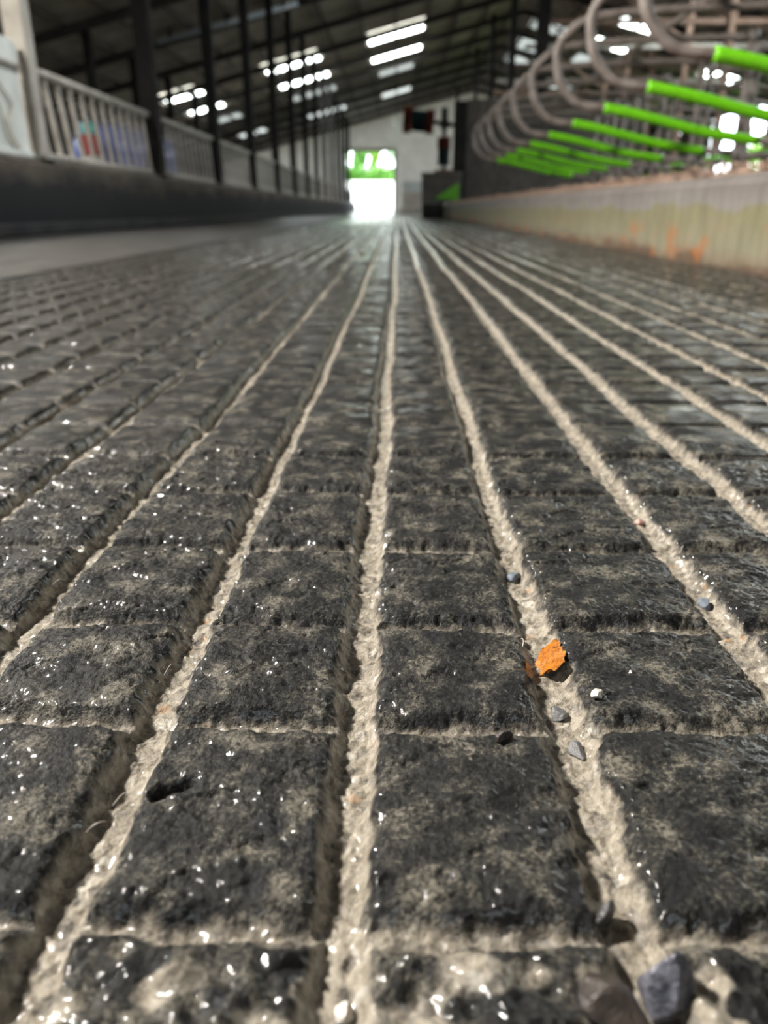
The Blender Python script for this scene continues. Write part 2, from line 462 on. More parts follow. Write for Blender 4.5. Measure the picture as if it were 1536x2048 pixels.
def floor_height(X, Y, step):
    X = X.astype(np.float32); Y = Y.astype(np.float32)
    fine = step < 0.002; mid = step < 0.006
    wf = sst(0.735, 0.64, Y) * sst(0.398, 0.33, np.abs(X)); wm = sst(2.98, 2.3, Y)
    # wandering groove lines and ragged edges
    wx = 0.0030 * vn(X / 0.09, Y / 0.20, 0) + 0.0045 * vn(X / 0.3, Y / 1.1, 1)
    wy = 0.0022 * vn(X / 0.10, Y / 0.06, 2) + 0.003 * vn(X / 0.3, Y / 0.3, 3)
    e = np.zeros_like(X)
    if mid:
        e += wm * 0.0017 * vn(X / 0.012, Y / 0.012, 4)
    if fine:
        e += wf * (0.0013 * vn(X / 0.0045, Y / 0.0045, 5) + 0.0006 * vn(X / 0.002, Y / 0.002, 0))
    gi, dx = nearest(GXa, X + wx)
    gj, dy = nearest(GYa, Y + wy)
    hw = 0.0088 + 0.0012 * vn(X / 0.05, Y / 0.05, 1)
    sx = sst(-0.0042, 0.0040, dx - hw + e)
    hy = 0.0050 + 0.0016 * vn(X / 0.06, Y / 0.04, 2)
    sy = sst(-0.0042, 0.0040, dy - hy + 0.7 * e)
    blk = sx * sy
    bx = np.searchsorted(GXa, X + wx); by = np.searchsorted(GYa, Y + wy)
    r = BLK[bx, by]
    gd = 0.0122 * (1 - sx); td = 0.0082 * (1 - sy)
    z = -np.maximum(gd, td)
    # tops: per-stone level, tilt, worn hollows, rounded shoulders
    cx = np.minimum(dx, 0.04); cy = np.minimum(dy, 0.045)
    z += blk * (0.0009 * r[..., 0] + 0.007 * r[..., 1] * (cx - 0.02) - 0.0016 * np.exp(-(dx - hw) / 0.006) - 0.0012 * np.exp(-(dy - hy) / 0.006))
    z += blk * (0.0011 * vn(X / 0.030, Y / 0.024, 3))
    if mid:
        z += wm * (0.35 + 0.65 * blk) * 0.00050 * vn(X / 0.011, Y / 0.009, 4)
        z += wm * (1 - blk) * 0.0009 * vn(X / 0.009, Y / 0.009, 5)
    if fine:
        rough_patch = sst(0.175, 0.145, Y) + 0.25 * sst(0.2, 0.6, vn(X / 0.05, Y / 0.05, 5))
        grit = np.abs(vn(X / 0.0042, Y / 0.0042, 1))
        zz = 0.00030 * vn(X / 0.0055, Y / 0.0045, 0) + 0.00036 * vn(X / 0.0027, Y / 0.0023, 2)
        zz += 0.00038 * vn(X / 0.0015, Y / 0.0015, 3)
        zz += (1 - blk) * 0.0009 * (0.5 - grit)
        zz += rough_patch * blk * (0.0024 * vn(X / 0.011, Y / 0.010, 1) + 0.0018 * vn(X / 0.005, Y / 0.005, 4) - 0.0012)
        # steps where a thin crust has flaked away
        fl = vn(X / 0.022, Y / 0.013, 2) + 0.4 * vn(X / 0.006, Y / 0.005, 5)
        zz -= blk * 0.0011 * sst(0.20, 0.30, fl)
        # long pit in one block
        a = 0.45
        u = (X + 0.083) * math.cos(a) + (Y - 0.227) * math.sin(a); w = -(X + 0.083) * math.sin(a) + (Y - 0.227) * math.cos(a)
        zz -= 0.0075 * np.exp(-((u / 0.0078) ** 4 + (w / 0.0030) ** 4))
        z += wf * zz
    g = np.maximum(1 - sx, 0.45 * (1 - sy))
    if fine:
        g = np.maximum(g, 0.62 * sst(0.176, 0.150, Y) * sst(-0.3, 0.5, vn(X / 0.012, Y / 0.010, 2)))
    return z, g

def zones():
    yield np.arange(-0.40, 0.4001, 0.0008), np.arange(0.06, 0.7401, 0.0008), 0.0008
    yield np.arange(-1.20, -0.3991, 0.004), np.arange(0.0, 0.7401, 0.004), 0.004
    yield np.arange(0.40, 1.1841, 0.004), np.arange(0.0, 0.7401, 0.004), 0.004
    yield np.arange(-0.40, 0.4001, 0.004), np.arange(0.0, 0.0641, 0.004), 0.004
    yield np.arange(-1.20, 1.1841, 0.0026), np.arange(0.7392, 3.0041, 0.0039), 0.0039
    yield np.arange(-1.20, 1.1841, 0.006), np.arange(3.0, 12.01, 0.02), 0.006
    yield np.arange(-1.20, 1.1841, 0.008), np.arange(12.0, 24.01, 0.08), 0.008
    yield np.arange(-1.20, 1.1841, 0.008), np.arange(-1.5, 0.001, 0.012), 0.008
V = []; G = []; Q = []; base = 0
for xs, ys, st in zones():
    X, Y = np.meshgrid(xs, ys)
    z, g = floor_height(X, Y, st)
    if ys[0] >= 12:           # far away only the long grooves stay readable
        pass
    V.append(np.stack([X, Y, z], -1).reshape(-1, 3).astype(np.float32)); G.append(g.reshape(-1).astype(np.float32))
    nx, ny = len(xs), len(ys)
    idx = (np.arange(ny - 1)[:, None] * nx + np.arange(nx - 1)[None, :]).reshape(-1) + base
    Q.append(np.stack([idx, idx + 1, idx + nx + 1, idx + nx], -1).astype(np.int32))
    base += nx * ny
V = np.concatenate(V); G = np.concatenate(G); Q = np.concatenate(Q)
me = bpy.data.meshes.new('floor')
me.vertices.add(len(V)); me.vertices.foreach_set('co', V.reshape(-1))
me.loops.add(Q.size); me.loops.foreach_set('vertex_index', Q.reshape(-1))
me.polygons.add(len(Q)); me.polygons.foreach_set('loop_start', np.arange(0, Q.size, 4, dtype=np.int32))
me.polygons.foreach_set('use_smooth', np.ones(len(Q), bool))
me.update(calc_edges=True)
ga = me.attributes.new('groove', 'FLOAT', 'POINT'); ga.data.foreach_set('value', G)
me.materials.append(M['floor'])
floor = bpy.data.objects.new('floor', me); COL.objects.link(floor); struct(floor)
del V, G, Q

b = MB(); b.box(-3.3, 1.3, -1.6, 60, -0.3, -0.03); struct(b.build('floor', M['dark_ground']))
# smooth strip of floor beside the feed wall, with its low foot
b = MB()
b.box(-3.0, -1.222, -1.5, 24.0, -0.028, 0.0)
struct(b.build('floor', M['smooth_floor']))
b = MB(); b.box(-3.0, 1.18, 24.0, 60, -0.028, -0.001); struct(b.build('floor', M['wet_apron']))
b = MB()
b.box(-3.0, -2.88, -1.5, 59, 0.0, 0.10)
struct(b.build('trim_1', M['feed_wall'], bevel=0.02))

# ------------------------------------------------------------------ walls, kerb, roof
b = MB(); b.box(-3.42, -3.0, -1.5, 59, -0.1, 0.565); struct(b.build('wall_left', M['feed_wall_stained'], bevel=0.02))
b = MB(); b.box(-3.40, -3.03, -1.5, 59, 0.566, 0.60); struct(b.build('trim_2', M['ledge'], bevel=0.01))
b = MB(); b.box(-12.2, -3.42, -8, 59, -0.1, 0.2); struct(b.build('floor', M['feed_ground']))
b = MB(); b.box(1.18, 1.42, -1.5, 59, -0.1, 0.315); struct(b.build('trim_3', M['kerb'], bevel=0.035))
b = MB(); b.box(1.42, 6.0, -1.5, 59, -0.1, 0.30); struct(b.build('floor', M['bed']))
b = MB(); b.box(6.0, 16.4, -8, 59, -0.1, 0.0); struct(b.build('floor', M['dark_ground']))
b = MB(); b.box(-3.42, 6.0, -8, -1.5, -0.1, 0.0); struct(b.build('floor', M['dark_ground']))

RZ = lambda x: 6.45 + 0.25 * x if x < 5 else 8.95 - 0.25 * x
def roof_sheet(x0, x1):
    b = MB(); xs = [x0, x1]
    ys = np.arange(-8, 60.01, 0.076)
    n = len(ys)
    for j, x in enumerate(xs):
        for i, y in enumerate(ys):
            b.v.append((x, float(y), RZ(x) + 0.02 + 0.018 * math.sin(i * math.pi / 2)))
    for i in range(n - 1):
        b.f.append((i, n + i, n + i + 1, i + 1))
    for j, x in enumerate(xs):
        for i, y in enumerate(ys):
            b.v.append((x, float(y), RZ(x) + 0.06 + 0.018 * math.sin(i * math.pi / 2)))
    for i in range(n - 1):
        b.f.append((2 * n + i, 2 * n + i + 1, 3 * n + i + 1, 3 * n + i))
    return b
struct(roof_sheet(-12.4, 5.0).build('ceiling', M['roof_sheet'], smooth=True))
struct(roof_sheet(5.0, 16.6).build('ceiling', M['roof_sheet'], smooth=True))

FR = [7.23 + 3.56 * i for i in range(-4, 15)]           # roof frames
x = -11.6
while x < 16.2:
    if abs(x - 5) > 0.2:
        b = MB(); b.box(x - 0.04, x + 0.04, -8, 59, RZ(x) - 0.095, RZ(x) - 0.005)
        struct(b.build('ceiling_purlin', M['purlin']))
    x += 1.15
for y in FR:
    for xa, xb in ((-12.1, 5.0), (5.0, 16.3)):
        b = MB(); b.bar((xa, y, RZ(xa) - 0.20), (xb, y, RZ(xb) - 0.20), 0.14, 0.20, (0, 0, 1))
        struct(b.build('ceiling_rafter', M['rafter']))

# roof lights: glowing sheets under the roof; rows out of view are added for brightness
wn = 1
def roof_light(x0, x1, y0, y1, mat='roof_light'):
    global wn
    b = MB(); n = 24
    for t in (0.0, -0.012):
        for i in range(n + 1):
            y = y0 + (y1 - y0) * i / n
            for x in (x0, x1):
                b.v.append((x, y, RZ(x) - 0.004 + t + 0.006 * math.sin(i * math.pi / 2)))
    for s_, o in ((1, 0), (-1, 2 * (n + 1))):
        for i in range(n):
            q = (o + 2 * i, o + 2 * i + 1, o + 2 * i + 3, o + 2 * i + 2)
            b.f.append(q if s_ > 0 else q[::-1])
    ob = struct(b.build('window_%d' % wn, M[mat], smooth=False)); wn += 1
    return ob
for ya, yb in ((32.6, 34.5), (36.8, 38.4)):
    for xa, xb in ((-9.2, -7.75), (-5.15, -3.05), (-1.12, 0.95), (8.35, 9.75), (13.1, 15.0)):
        roof_light(xa, xb, ya, yb)
for ya, yb in ((40.7, 42.6), (48.6, 50.3), (54.5, 56.0)):
    for xa, xb in ((-9.2, -7.75), (-5.15, -3.05), (-0.9, 0.7), (8.35, 9.75)):
        roof_light(xa, xb, ya, yb, 'roof_light_dull' if ya < 45 else 'roof_light_far')
for ya, yb in ((7.5, 10.0), (11.0, 13.5), (14.6, 17.0)):  # unseen sheets added to light the feed side interior
    roof_light(-11.5, -9.8, ya, yb)
roof_light(12.8, 14.8, 7.6, 10.0)  # one more unseen sheet added for light over the stalls
for ya, yb in ((36.8, 38.6), (41.0, 43.0), (45.0, 47.0)):
    roof_light(5.6, 7.3, ya, yb, 'roof_light_dull')
for ya, yb in ((11.5, 14.0), (15.0, 17.4), (18.6, 21.0), (22.2, 24.5), (25.7, 28.0)):  # out of view, added to brighten the stall side
    for xa, xb in ((8.6, 10.4), (12.8, 14.8)):
        roof_light(xa, xb, ya, yb)
roof_light(-5.5, -4.0, 1.3, 3.0, 'roof_light_dull')  # unseen sheet added above the key lamp
roof_light(-0.5, 0.9, 6.4, 8.2, 'roof_light_dull')  # unseen sheet added above the fill lamp

# far gable: ribbed sheets with the doorway
DX0, DX1, DZ = -3.80, -0.27, 3.93
def ribbed(x0, x1, z0, ztop, y, pitch=0.16):
    b = MB(); xs = np.arange(x0, x1 + 1e-6, pitch / 4); n = len(xs)
    for i, x in enumerate(xs):
        o = y + 0.025 * (1 if (i % 4) in (1, 2) else -1)
        zt = ztop(x) if callable(ztop) else ztop
        b.v += [(float(x), o, z0), (float(x), o, zt)]
    for i in range(n - 1):
        b.f.append((2 * i, 2 * i + 2, 2 * i + 3, 2 * i + 1))
    return b
g = ribbed(-12.2, DX0, 0.0, lambda x: RZ(x), 59)
for seg in (ribbed(DX0, DX1, DZ, lambda x: RZ(x), 59), ribbed(DX1, 16.3, 0.0, lambda x: RZ(x), 59)):
    n = len(g.v); g.v += seg.v; g.f += [tuple(n + i for i in q) for q in seg.f]
struct(g.build('wall_back', M['gable_sheet']))
b = MB()
b.box(DX0 - 0.15, DX0, 58.85, 59.1, 0, DZ + 0.2); b.box(DX1, DX1 + 0.15, 58.85, 59.1, 0, DZ + 0.2); b.box(DX0, DX1, 58.85, 59.1, DZ, DZ + 0.2)
struct(b.build('trim_4', M['pale_post']))
# outer side walls and the end behind the camera
b = MB(); b.box(-12.4, -12.2, -8, 59.1, 0, 3.35); struct(b.build('wall_left', M['side_board']))
b = MB(); b.box(-12.4, 5.0, -8.2, -8, 0, 3.35); b.box(5, 16.4, -8.2, -8, 0, 4.9)
b.v += [(-12.4, -8.1, 3.35), (16.4, -8.1, 4.8), (5, -8.1, 7.7)]; n = len(b.v); b.f.append((n - 3, n - 2, n - 1))
struct(b.build('wall_front', M['side_board']))
# slatted side wall on the far right with daylight between the boards and one open bay
b = MB(); y = -8.0; rr2 = random.Random(5)
while y < 59:
    w = 0.16
    gap = 0.012 if rr2.random() < 0.75 else 0.05
    if 33.5 < y < 44.5:
        b.box(16.25, 16.3, y, y + w, 0, 1.55 + 0.25 * rr2.random()); b.box(16.25, 16.3, y, y + w, 4.5, 4.9)
    else:
        zt = 4.9
        zs = rr2.choice([0, 0, 0, 1]); zc = rr2.uniform(1.2, 4.2)
        if zs:
            b.box(16.25, 16.3, y, y + w, 0, zc); b.box(16.25, 16.3, y, y + w, zc + rr2.uniform(0.06, 0.22), zt)
        else:
            b.box(16.25, 16.3, y, y + w, 0, zt)
    y += w + gap
struct(b.build('wall_right', M['side_board']))

# ------------------------------------------------------------------ feed side: posts and slanted barriers
def post(name, x, y, z0, w, mat, label, group, top=None):
    zt = (top if top is not None else RZ(x) - 0.32)
    r = empty(name, (x, y, z0), label, 'post', group)
    MB().box(-w / 2, w / 2, -w / 2, w / 2, 0.012, zt - z0).build('shaft', mat, r, bevel=0.012)
    bp_ = MB().box(-w * 0.85, w * 0.85, -w * 0.85, w * 0.85, 0.0, 0.012).build('base_plate', mat, r)
    if x == -3.12 and y < 12:
        for i in (-1, 1):
            for j in (-1, 1):
                MB().tube([(i * w * 0.7, j * w * 0.7, 0.012), (i * w * 0.7, j * w * 0.7, 0.035)], 0.012, 6).build('bolt', M['galv'], bp_)
    return r
PY = [7.23 + 3.56 * i for i in range(0, 14)]
for i, y in enumerate(PY):
    if i == 0:
        post('roof_post', -3.12, y, 0.60, 0.17, M['pale_post'], 'pale beige square roof post at the near end of the feed barrier', 'roof posts on the feed wall')
    else:
        post('roof_post', -3.12, y, 0.60, 0.20 if i == 1 else 0.17, M['dark_steel'], 'dark roof post on the feed wall, %s along from the pale one' % ORD[i - 1], 'roof posts on the feed wall')
for i, y in enumerate(PY[1:9]):
    post('roof_post', -7.6, y, 0.2, 0.2, M['dark_steel'], 'dark roof post deep in the shade behind the feed barrier, %s in its row' % ORD[i], 'roof posts behind the feed table')

def barrier(y0, y1, label):
    r = empty('feed_barrier', (-3.15, (y0 + y1) / 2, 0.60), label, 'barrier', 'slanted feed barrier panels')
    h = (y1 - y0) / 2 - 0.10
    MB().tube([(0, -h, 0.70), (0, h, 0.70)], 0.042).build('top_rail', M['rail_steel'], r, True)
    MB().tube([(0, -h, 0.04), (0, h, 0.04)], 0.03).build('bottom_rail', M['rail_steel'], r, True)
    m0 = MB().bar((0, 0.085, 0.06), (0, -0.085, 0.67), 0.03, 0.055, (0, 1, 0))
    first = None
    for k in range(12):
        yy = -h + 0.14 + k * (2 * h - 0.28) / 11
        if first is None:
            first = m0.build('bar', M['rail_steel'], r, loc=(0, yy, 0))
        else:
            o = first.copy(); COL.objects.link(o); o.parent = r; o.location = (0, yy, 0)
    return r
b0 = barrier(PY[0], PY[1], 'feed barrier panel of slanted bars between pale post and first dark post')
for i in range(1, len(PY)):
    y1 = PY[i + 1] if i + 1 < len(PY) else 58.8
    lab = 'feed barrier panel of slanted bars just beyond the %s dark post' % ORD[i - 1]
    dup(b0, (-3.15, (PY[i] + y1) / 2 if i + 1 < len(PY) else PY[i] + 1.78, 0.60), lab)

# white sheeted gate nearest the camera
r = empty('sheeted_gate', (-3.12, 5.4, 0.60), 'white sheeted gate on the feed wall before the pale post', 'gate')
MB().box(-0.015, 0.015, -1.68, 1.68, 0.05, 0.66).build('sheet', M['white_sheet'], r)
MB().box(-0.02, 0.03, -1.68, 1.68, 0.69, 0.86).build('top_board', M['white_sheet'], r, bevel=0.01)
MB().tube([(0.03, -1.68, 0.675), (0.03, 1.68, 0.675)], 0.02).build('rail', M['rail_steel'], r, True)
MB().box(-0.03, 0.05, -1.68, 1.68, 0.0, 0.05).build('bottom_board', M['white_sheet'], r, bevel=0.01)
for k, (ya, yb) in enumerate(((0.62, 1.0), (0.95, 1.35), (1.2, 1.42), (0.1, 0.5), (-0.5, -0.1))):
    MB().tube(curve([(0.03, ya, 0.66), (0.034, ya + 0.05, 0.52), (0.034, ya + 0.24, 0.38), (0.034, yb - 0.10, 0.24), (0.034, yb - 0.06, 0.14), (0.03, yb + 0.04, 0.06)]), 0.009, 8).build('strap', M['beige_strap'], r, True)

# drums, canister and jug on the feed table
def drum(loc, label):
    r = empty('barrel', loc, label, 'barrel', 'blue barrels behind the feed barrier'); r.scale = (1.12, 1.12, 1.2)
    prof = [(0.0, 0.25), (0.03, 0.285), (0.24, 0.29), (0.27, 0.30), (0.30, 0.29), (0.58, 0.29), (0.61, 0.30), (0.64, 0.29), (0.80, 0.285), (0.84, 0.25)]
    MB().tube([(0, 0, z) for z, _ in prof], [q for _, q in prof], 28).build('body', M['blue_plastic'], r, True)
    MB().tube([(0, 0, z) for z in (0.84, 0.845, 0.885, 0.89)], [0.26, 0.275, 0.275, 0.25], 28).build('lid', M['blue_lid'], r, True)
    MB().tube([(0.12, 0, 0.89), (0.12, 0, 0.92)], 0.04, 12).build('bung', M['dark_plastic'], r)
    return r
d0 = drum((-3.95, 11.35, 0.2), 'blue plastic barrel beside the red and white canister')
for i, (x, y, lab) in enumerate(((-3.95, 12.05, 'blue plastic barrel, second behind the slanted bars'), (-3.92, 12.75, 'blue plastic barrel, third behind the slanted bars'),
                                  (-3.9, 13.46, 'blue plastic barrel standing nearest the first dark post'), (-4.65, 12.95, 'blue plastic barrel at the back of the barrel row'))):
    dup(d0, (x, y, 0.2), lab)
r = empty('canister', (-3.85, 10.52, 0.2), 'red and white plastic canister in front of the blue barrels', 'canister')
MB().box(-0.10, 0.10, -0.11, 0.11, 0, 0.62).build('body', M['white_plastic'], r, bevel=0.03)
MB().box(-0.105, 0.105, -0.115, 0.115, 0.621, 0.86).build('upper_band', M['red_plastic'], r, bevel=0.03)
r = empty('jug', (-3.85, 10.52, 1.061), 'small teal jug standing on top of the red and white canister', 'jug')
MB().tube([(0, 0, 0), (0, 0, 0.01), (0, 0, 0.09), (0, 0, 0.12), (0, 0, 0.14), (0, 0, 0.16)], [0.075, 0.085, 0.085, 0.07, 0.035, 0.03], 20).build('body', M['teal_plastic'], r, True)
MB().tube([(0, 0, 0.16), (0, 0, 0.18)], 0.036, 16).build('cap', M['white_plastic'], r, True)
MB().tube(curve([(0.08, 0, 0.10), (0.125, 0, 0.09), (0.125, 0, 0.04), (0.082, 0, 0.03)]), 0.010, 8).build('handle', M['teal_plastic'], r, True)

# ------------------------------------------------------------------ cubicles
def divider(loc, label):
    r = empty('cubicle_divider', loc, label, 'stall divider', 'cubicle dividers beside the alley')
    x0 = 3.45
    lp = curve([(x0, 0, 1.46), (2.6, 0, 1.44), (1.90, 0, 1.405), (1.56, 0, 1.355), (1.40, 0, 1.25), (1.335, 0, 1.15), (1.335, 0, 1.02), (1.375, 0, 0.89), (1.46, 0, 0.79), (1.58, 0, 0.725), (1.80, 0, 0.70)])
    MB().tube([(p.x - x0, p.y, p.z) for p in lp], 0.034, 14).build('loop', M['brown_tube'], r, True)
    g = curve([(1.76, 0, 0.707), (2.0, 0, 0.665), (2.25, 0, 0.61), (2.67, 0, 0.515), (3.12, 0, 0.45)])
    MB().tube([(p.x - x0, p.y, p.z) for p in g], 0.041, 14).build('green_rail', M['green_tube'], r, True)
    MB().tube([(3.08 - x0, 0, 0.455), (0, 0, 0.43)], 0.032, 12).build('rail_holder', M['brown_tube'], r, True)
    ps = MB().tube([(0, 0, 0), (0, 0, 1.5)], 0.038, 12).build('post', M['brown_tube'], r, True)
    MB().box(-0.1, 0.1, -0.08, 0.08, 0.0, 0.012).build('foot_plate', M['brown_tube'], ps)
    for z in (0.43, 1.46):
        MB().tube([(0, 0, z - 0.05), (0, 0, z + 0.05)], 0.052, 12).build('clamp', M['galv'], r, True)
    return r
DY = [4.95, 6.18, 7.40, 8.67, 9.98, 11.3, 12.55, 13.75, 14.95]
dv = divider((3.45, DY[0], 0.315 - 0.015), 'cubicle divider with bright green rail, nearest the camera')
for i, y in enumerate(DY[1:]):
    dup(dv, (3.45, y, 0.30), 'cubicle divider with bright green rail, %s back from the camera' % ORD[i + 1])
for i, y in enumerate(DY[2:]):
    o = dup(dv, (3.75, y + 0.55, 0.30), 'cubicle divider facing away in the row behind, %s from the camera' % ORD[i], math.pi)
    o['group'] = 'cubicle dividers of the row behind'
# neck rails along the stalls
for x, lab in ((2.55, 'long grey neck rail running over the near row of cubicle dividers'), (4.65, 'long grey neck rail running over the rear row of cubicle dividers')):
    r = empty('neck_rail', (x, 12.0, 1.806), lab, 'rail')
    MB().tube([(0, -7.4, 0), (0, 3.4 if x < 3 else 3.9, 0)], 0.026, 12).build('tube', M['brown_tube'], r, True)
    for y in DY[::2]:
        yy = y if x < 3 else y + 0.55
        if yy - 12 < 3.3:
            MB().box(-0.035, 0.035, yy - 12 - 0.03, yy - 12 + 0.03, -0.02, 0.034).build('bracket', M['galv'], r)

# roof posts between the stalls, ties and braces overhead
for i, yk in enumerate(FR):
    if 14 < yk < 52:
        n = int(round((yk - 14.35) / 3.56))
        post('roof_post', 9.3, yk, 0.0, 0.18, M['brown_wood'], 'brown roof post beyond the cubicles, %s from the camera' % ORD[n], 'brown roof posts beyond the cubicles')
for n, yk in enumerate([y for y in FR if 17 < y < 50]):
    r = empty('roof_tie', (5.0, yk, 5.1), 'horizontal roof tie with slanting braces above the cubicles, %s from the camera' % ORD[n], 'roof tie', 'roof ties over the cubicles')
    MB().box(-0.9, 9.9, -0.04 + 0.14, 0.04 + 0.14, -0.07, 0.07).build('tie', M['rail_steel'] if n % 2 else M['brown_wood'], r)
    for xa, xb in ((4.5, 1.2), (8.2, 4.5)):
        zt = RZ(5 + xb) - 5.1 - 0.34
        MB().bar((xa, 0.22, 0.07), (xb, 0.22, zt), 0.07, 0.09, (0, 1, 0)).build('brace', M['brown_wood'], r)
for n, (yk, w) in enumerate(((22.2, 0.30), (27.9, 0.20), (33.8, 0.17), (40.2, 0.17), (52.4, 0.17))):
    post('roof_post', 3.6, yk, 0.902 if yk < 23 else 0.30, w, M['dark_steel'], 'dark roof post rising beyond the cross wall, %s from the camera' % ORD[n], 'roof posts beyond the cross wall')
# horizontal rails of the outer pens
for n, z in enumerate((0.55, 0.95, 1.35)):
    r = empty('pen_rail', (8.6, 20.0, z), 'long grey pen rail beyond the cubicles, %s' % ('lowest of three', 'middle of three', 'topmost of three')[n], 'rail', 'pen rails beyond the cubicles')
    MB().tube([(0, -12, 0), (0, 24, 0)], 0.035, 10).build('tube', M['rail_steel'], r, True)
for n in range(12):
    r = empty('pen_post', (8.68, 9.0 + 3.0 * n, 0.0), 'short grey pen post beyond the cubicles, %s from the camera' % ORD[n], 'post', 'pen posts beyond the cubicles')
    MB().tube([(0, 0, 0), (0, 0, 1.5)], 0.045, 10).build('tube', M['galv'], r, True)
    MB().tube([(0, 0, 1.5), (0, 0, 1.52)], 0.05, 10).build('cap', M['dark_plastic'], r, True)

# straw and dried muck along the kerb top
b = MB(); rs = random.Random(11)
for i in range(5200):
    y = 1.6 + 18 * rs.random() ** 1.4; x = 1.24 + 0.5 * rs.random() ** 1.5
    z = 0.315 + 0.045 * rs.random() * (0.4 + 0.6 * math.sin(y * 2.3 + x * 5) ** 2)
    L_ = rs.uniform(0.02, 0.07); a = rs.random() * 6.28; e = rs.uniform(-0.3, 0.3); w = rs.uniform(0.002, 0.004)
    d = Vector((math.cos(a) * math.cos(e), math.sin(a) * math.cos(e), math.sin(e))) * L_
    p = Vector((x, y, z + 0.01)); n = len(b.v); s_ = Vector((-math.sin(a), math.cos(a), 0)) * w; t = Vector((0, 0, w))
    b.v += [tuple(p - d / 2 + s_), tuple(p - d / 2 - s_), tuple(p - d / 2 + t), tuple(p + d / 2 + s_), tuple(p + d / 2 - s_), tuple(p + d / 2 + t)]
    b.f += [(n, n + 3, n + 4, n + 1), (n + 1, n + 4, n + 5, n + 2), (n + 2, n + 5, n + 3, n), (n, n + 1, n + 2), (n + 3, n + 5, n + 4)]
xs = np.linspace(1.22, 2.0, 30); ys = np.arange(1.0, 20.0, 0.03)
XX, YY = np.meshgrid(xs, ys)
hz = (0.030 + 0.022 * vn(XX / 0.08, YY / 0.11, 2) + 0.012 * vn(XX / 0.03, YY / 0.03, 4)) * np.sin(np.clip((XX - 1.22) / 0.78, 0, 1) * math.pi) ** 0.35
n0 = len(b.v); nx = len(xs)
b.v += [(float(a), float(c), 0.305 + float(max(d, 0.0))) for a, c, d in zip(XX.ravel(), YY.ravel(), hz.ravel())]
for j in range(len(ys) - 1):
    for i in range(nx - 1):
        q = n0 + j * nx + i
        b.f.append((q, q + 1, q + nx + 1, q + nx))
tag(b.build('straw_bedding', M['straw']), 'reddish brown straw and muck lying along the kerb under the green rails', 'straw', kind='stuff')

# ------------------------------------------------------------------ cross wall, cow brush and block
b = MB(); b.box(1.60, 6.0, 21.35, 21.5, 0.30, 2.15); b.box(1.60, 6.0, 21.5, 23.4, 0.30, 0.9)
struct(b.build('wall_right', M['dark_block']))
b = MB()
for k in range(11):
    b.box(1.72 + 0.39 * k, 1.72 + 0.39 * k + 0.38, 21.30, 21.345, 2.15, 2.72)
struct(b.build('trim_5', M['wall_boards']))
r = empty('steel_column', (1.545, 21.2, 0.315), 'black steel column holding the cow brush beside the cross wall', 'column')
MB().box(-0.16, 0.16, -0.09, 0.09, 0.012, 2.35).build('shaft', M['dark_steel'], r, bevel=0.01)
MB().box(-0.2, 0.2, -0.13, 0.13, 0.0, 0.012).build('base_plate', M['dark_steel'], r)

def bristles(axis, c, l0, l1, r0, r1, seed, flare=0.0):
    """a cylinder of bristle tufts round an axis; c = centre line point"""
    b = MB(); q = random.Random(seed)
    N_ = 44; rows = max(3, int((l1 - l0) / 0.035))
    for i in range(rows):
        t = l0 + (l1 - l0) * (i + 0.5) / rows
        for j in range(N_):
            a = 2 * math.pi * (j + 0.5 * (i % 2)) / N_ + q.uniform(-0.05, 0.05)
            rr_ = (r1 + (flare * abs(2 * (i + 0.5) / rows - 1) ** 2)) * q.uniform(0.93, 1.04)
            dt = q.uniform(-0.02, 0.02)
            w = 0.018
            def P(rad, ang, ax):
                u, v_ = math.cos(ang) * rad, math.sin(ang) * rad
                return (c[0] + ax, c[1] + u, c[2] + v_) if axis == 'X' else (c[0] + u, c[1] + v_, c[2] + ax)
            n = len(b.v); da = w / rr_
            b.v += [P(r0, a - da, t - w), P(r0, a + da, t - w), P(r0, a, t + w), P(rr_, a - da * 0.5, t + dt - w * 0.5), P(rr_, a + da * 0.5, t + dt - w * 0.5), P(rr_, a, t + dt + w * 0.6)]
            b.f += [(n, n + 1, n + 4, n + 3), (n + 1, n + 2, n + 5, n + 4), (n + 2, n, n + 3, n + 5), (n + 3, n + 4, n + 5)]
    return b
r = empty('cow_brush', (1.14, 20.95, 0.99), 'rotating cow brush with orange and dark green bristles on the black column', 'cow brush')
z0 = 0.99
hb = empty('horizontal_brush', (0, 0, 0), None, None); hb.parent = r
def loc_(b, dx=0):
    return b
MB().tube([(-0.98, 0, 1.245), (0.0, 0, 1.16)], 0.05, 12).build('shaft', M['dark_steel'], hb, True)
def tilt(b):
    a = math.atan2(-0.085, 0.98); ca, sa = math.cos(a), math.sin(a)
    b.v = [(x * ca - (z - 1.16) * sa, y, 1.16 + x * sa + (z - 1.16) * ca) for x, y, z in b.v]
    return b
tilt(bristles('X', (0, 0, 1.16), -1.02, -0.82, 0.05, 0.29, 1, 0.03)).build('end_bristles', M['orange_bristle'], hb)
tilt(bristles('X', (0, 0, 1.16), -0.81, -0.46, 0.05, 0.235, 2)).build('middle_bristles', M['teal_bristle'], hb)
tilt(bristles('X', (0, 0, 1.16), -0.45, -0.26, 0.05, 0.27, 3, 0.03)).build('end_bristles', M['orange_bristle'], hb)
vb = empty('vertical_brush', (0, 0, 0), None, None); vb.parent = r
MB().tube([(0, 0, -0.09), (0, 0, 1.1)], 0.05, 12).build('shaft', M['dark_steel'], vb, True)
bristles('Z', (0, 0, 0), 0.60, 0.86, 0.05, 0.165, 4, 0.01).build('end_bristles', M['orange_bristle'], vb)
bristles('Z', (0, 0, 0), 0.22, 0.60, 0.05, 0.15, 5).build('middle_bristles', M['teal_bristle'], vb)
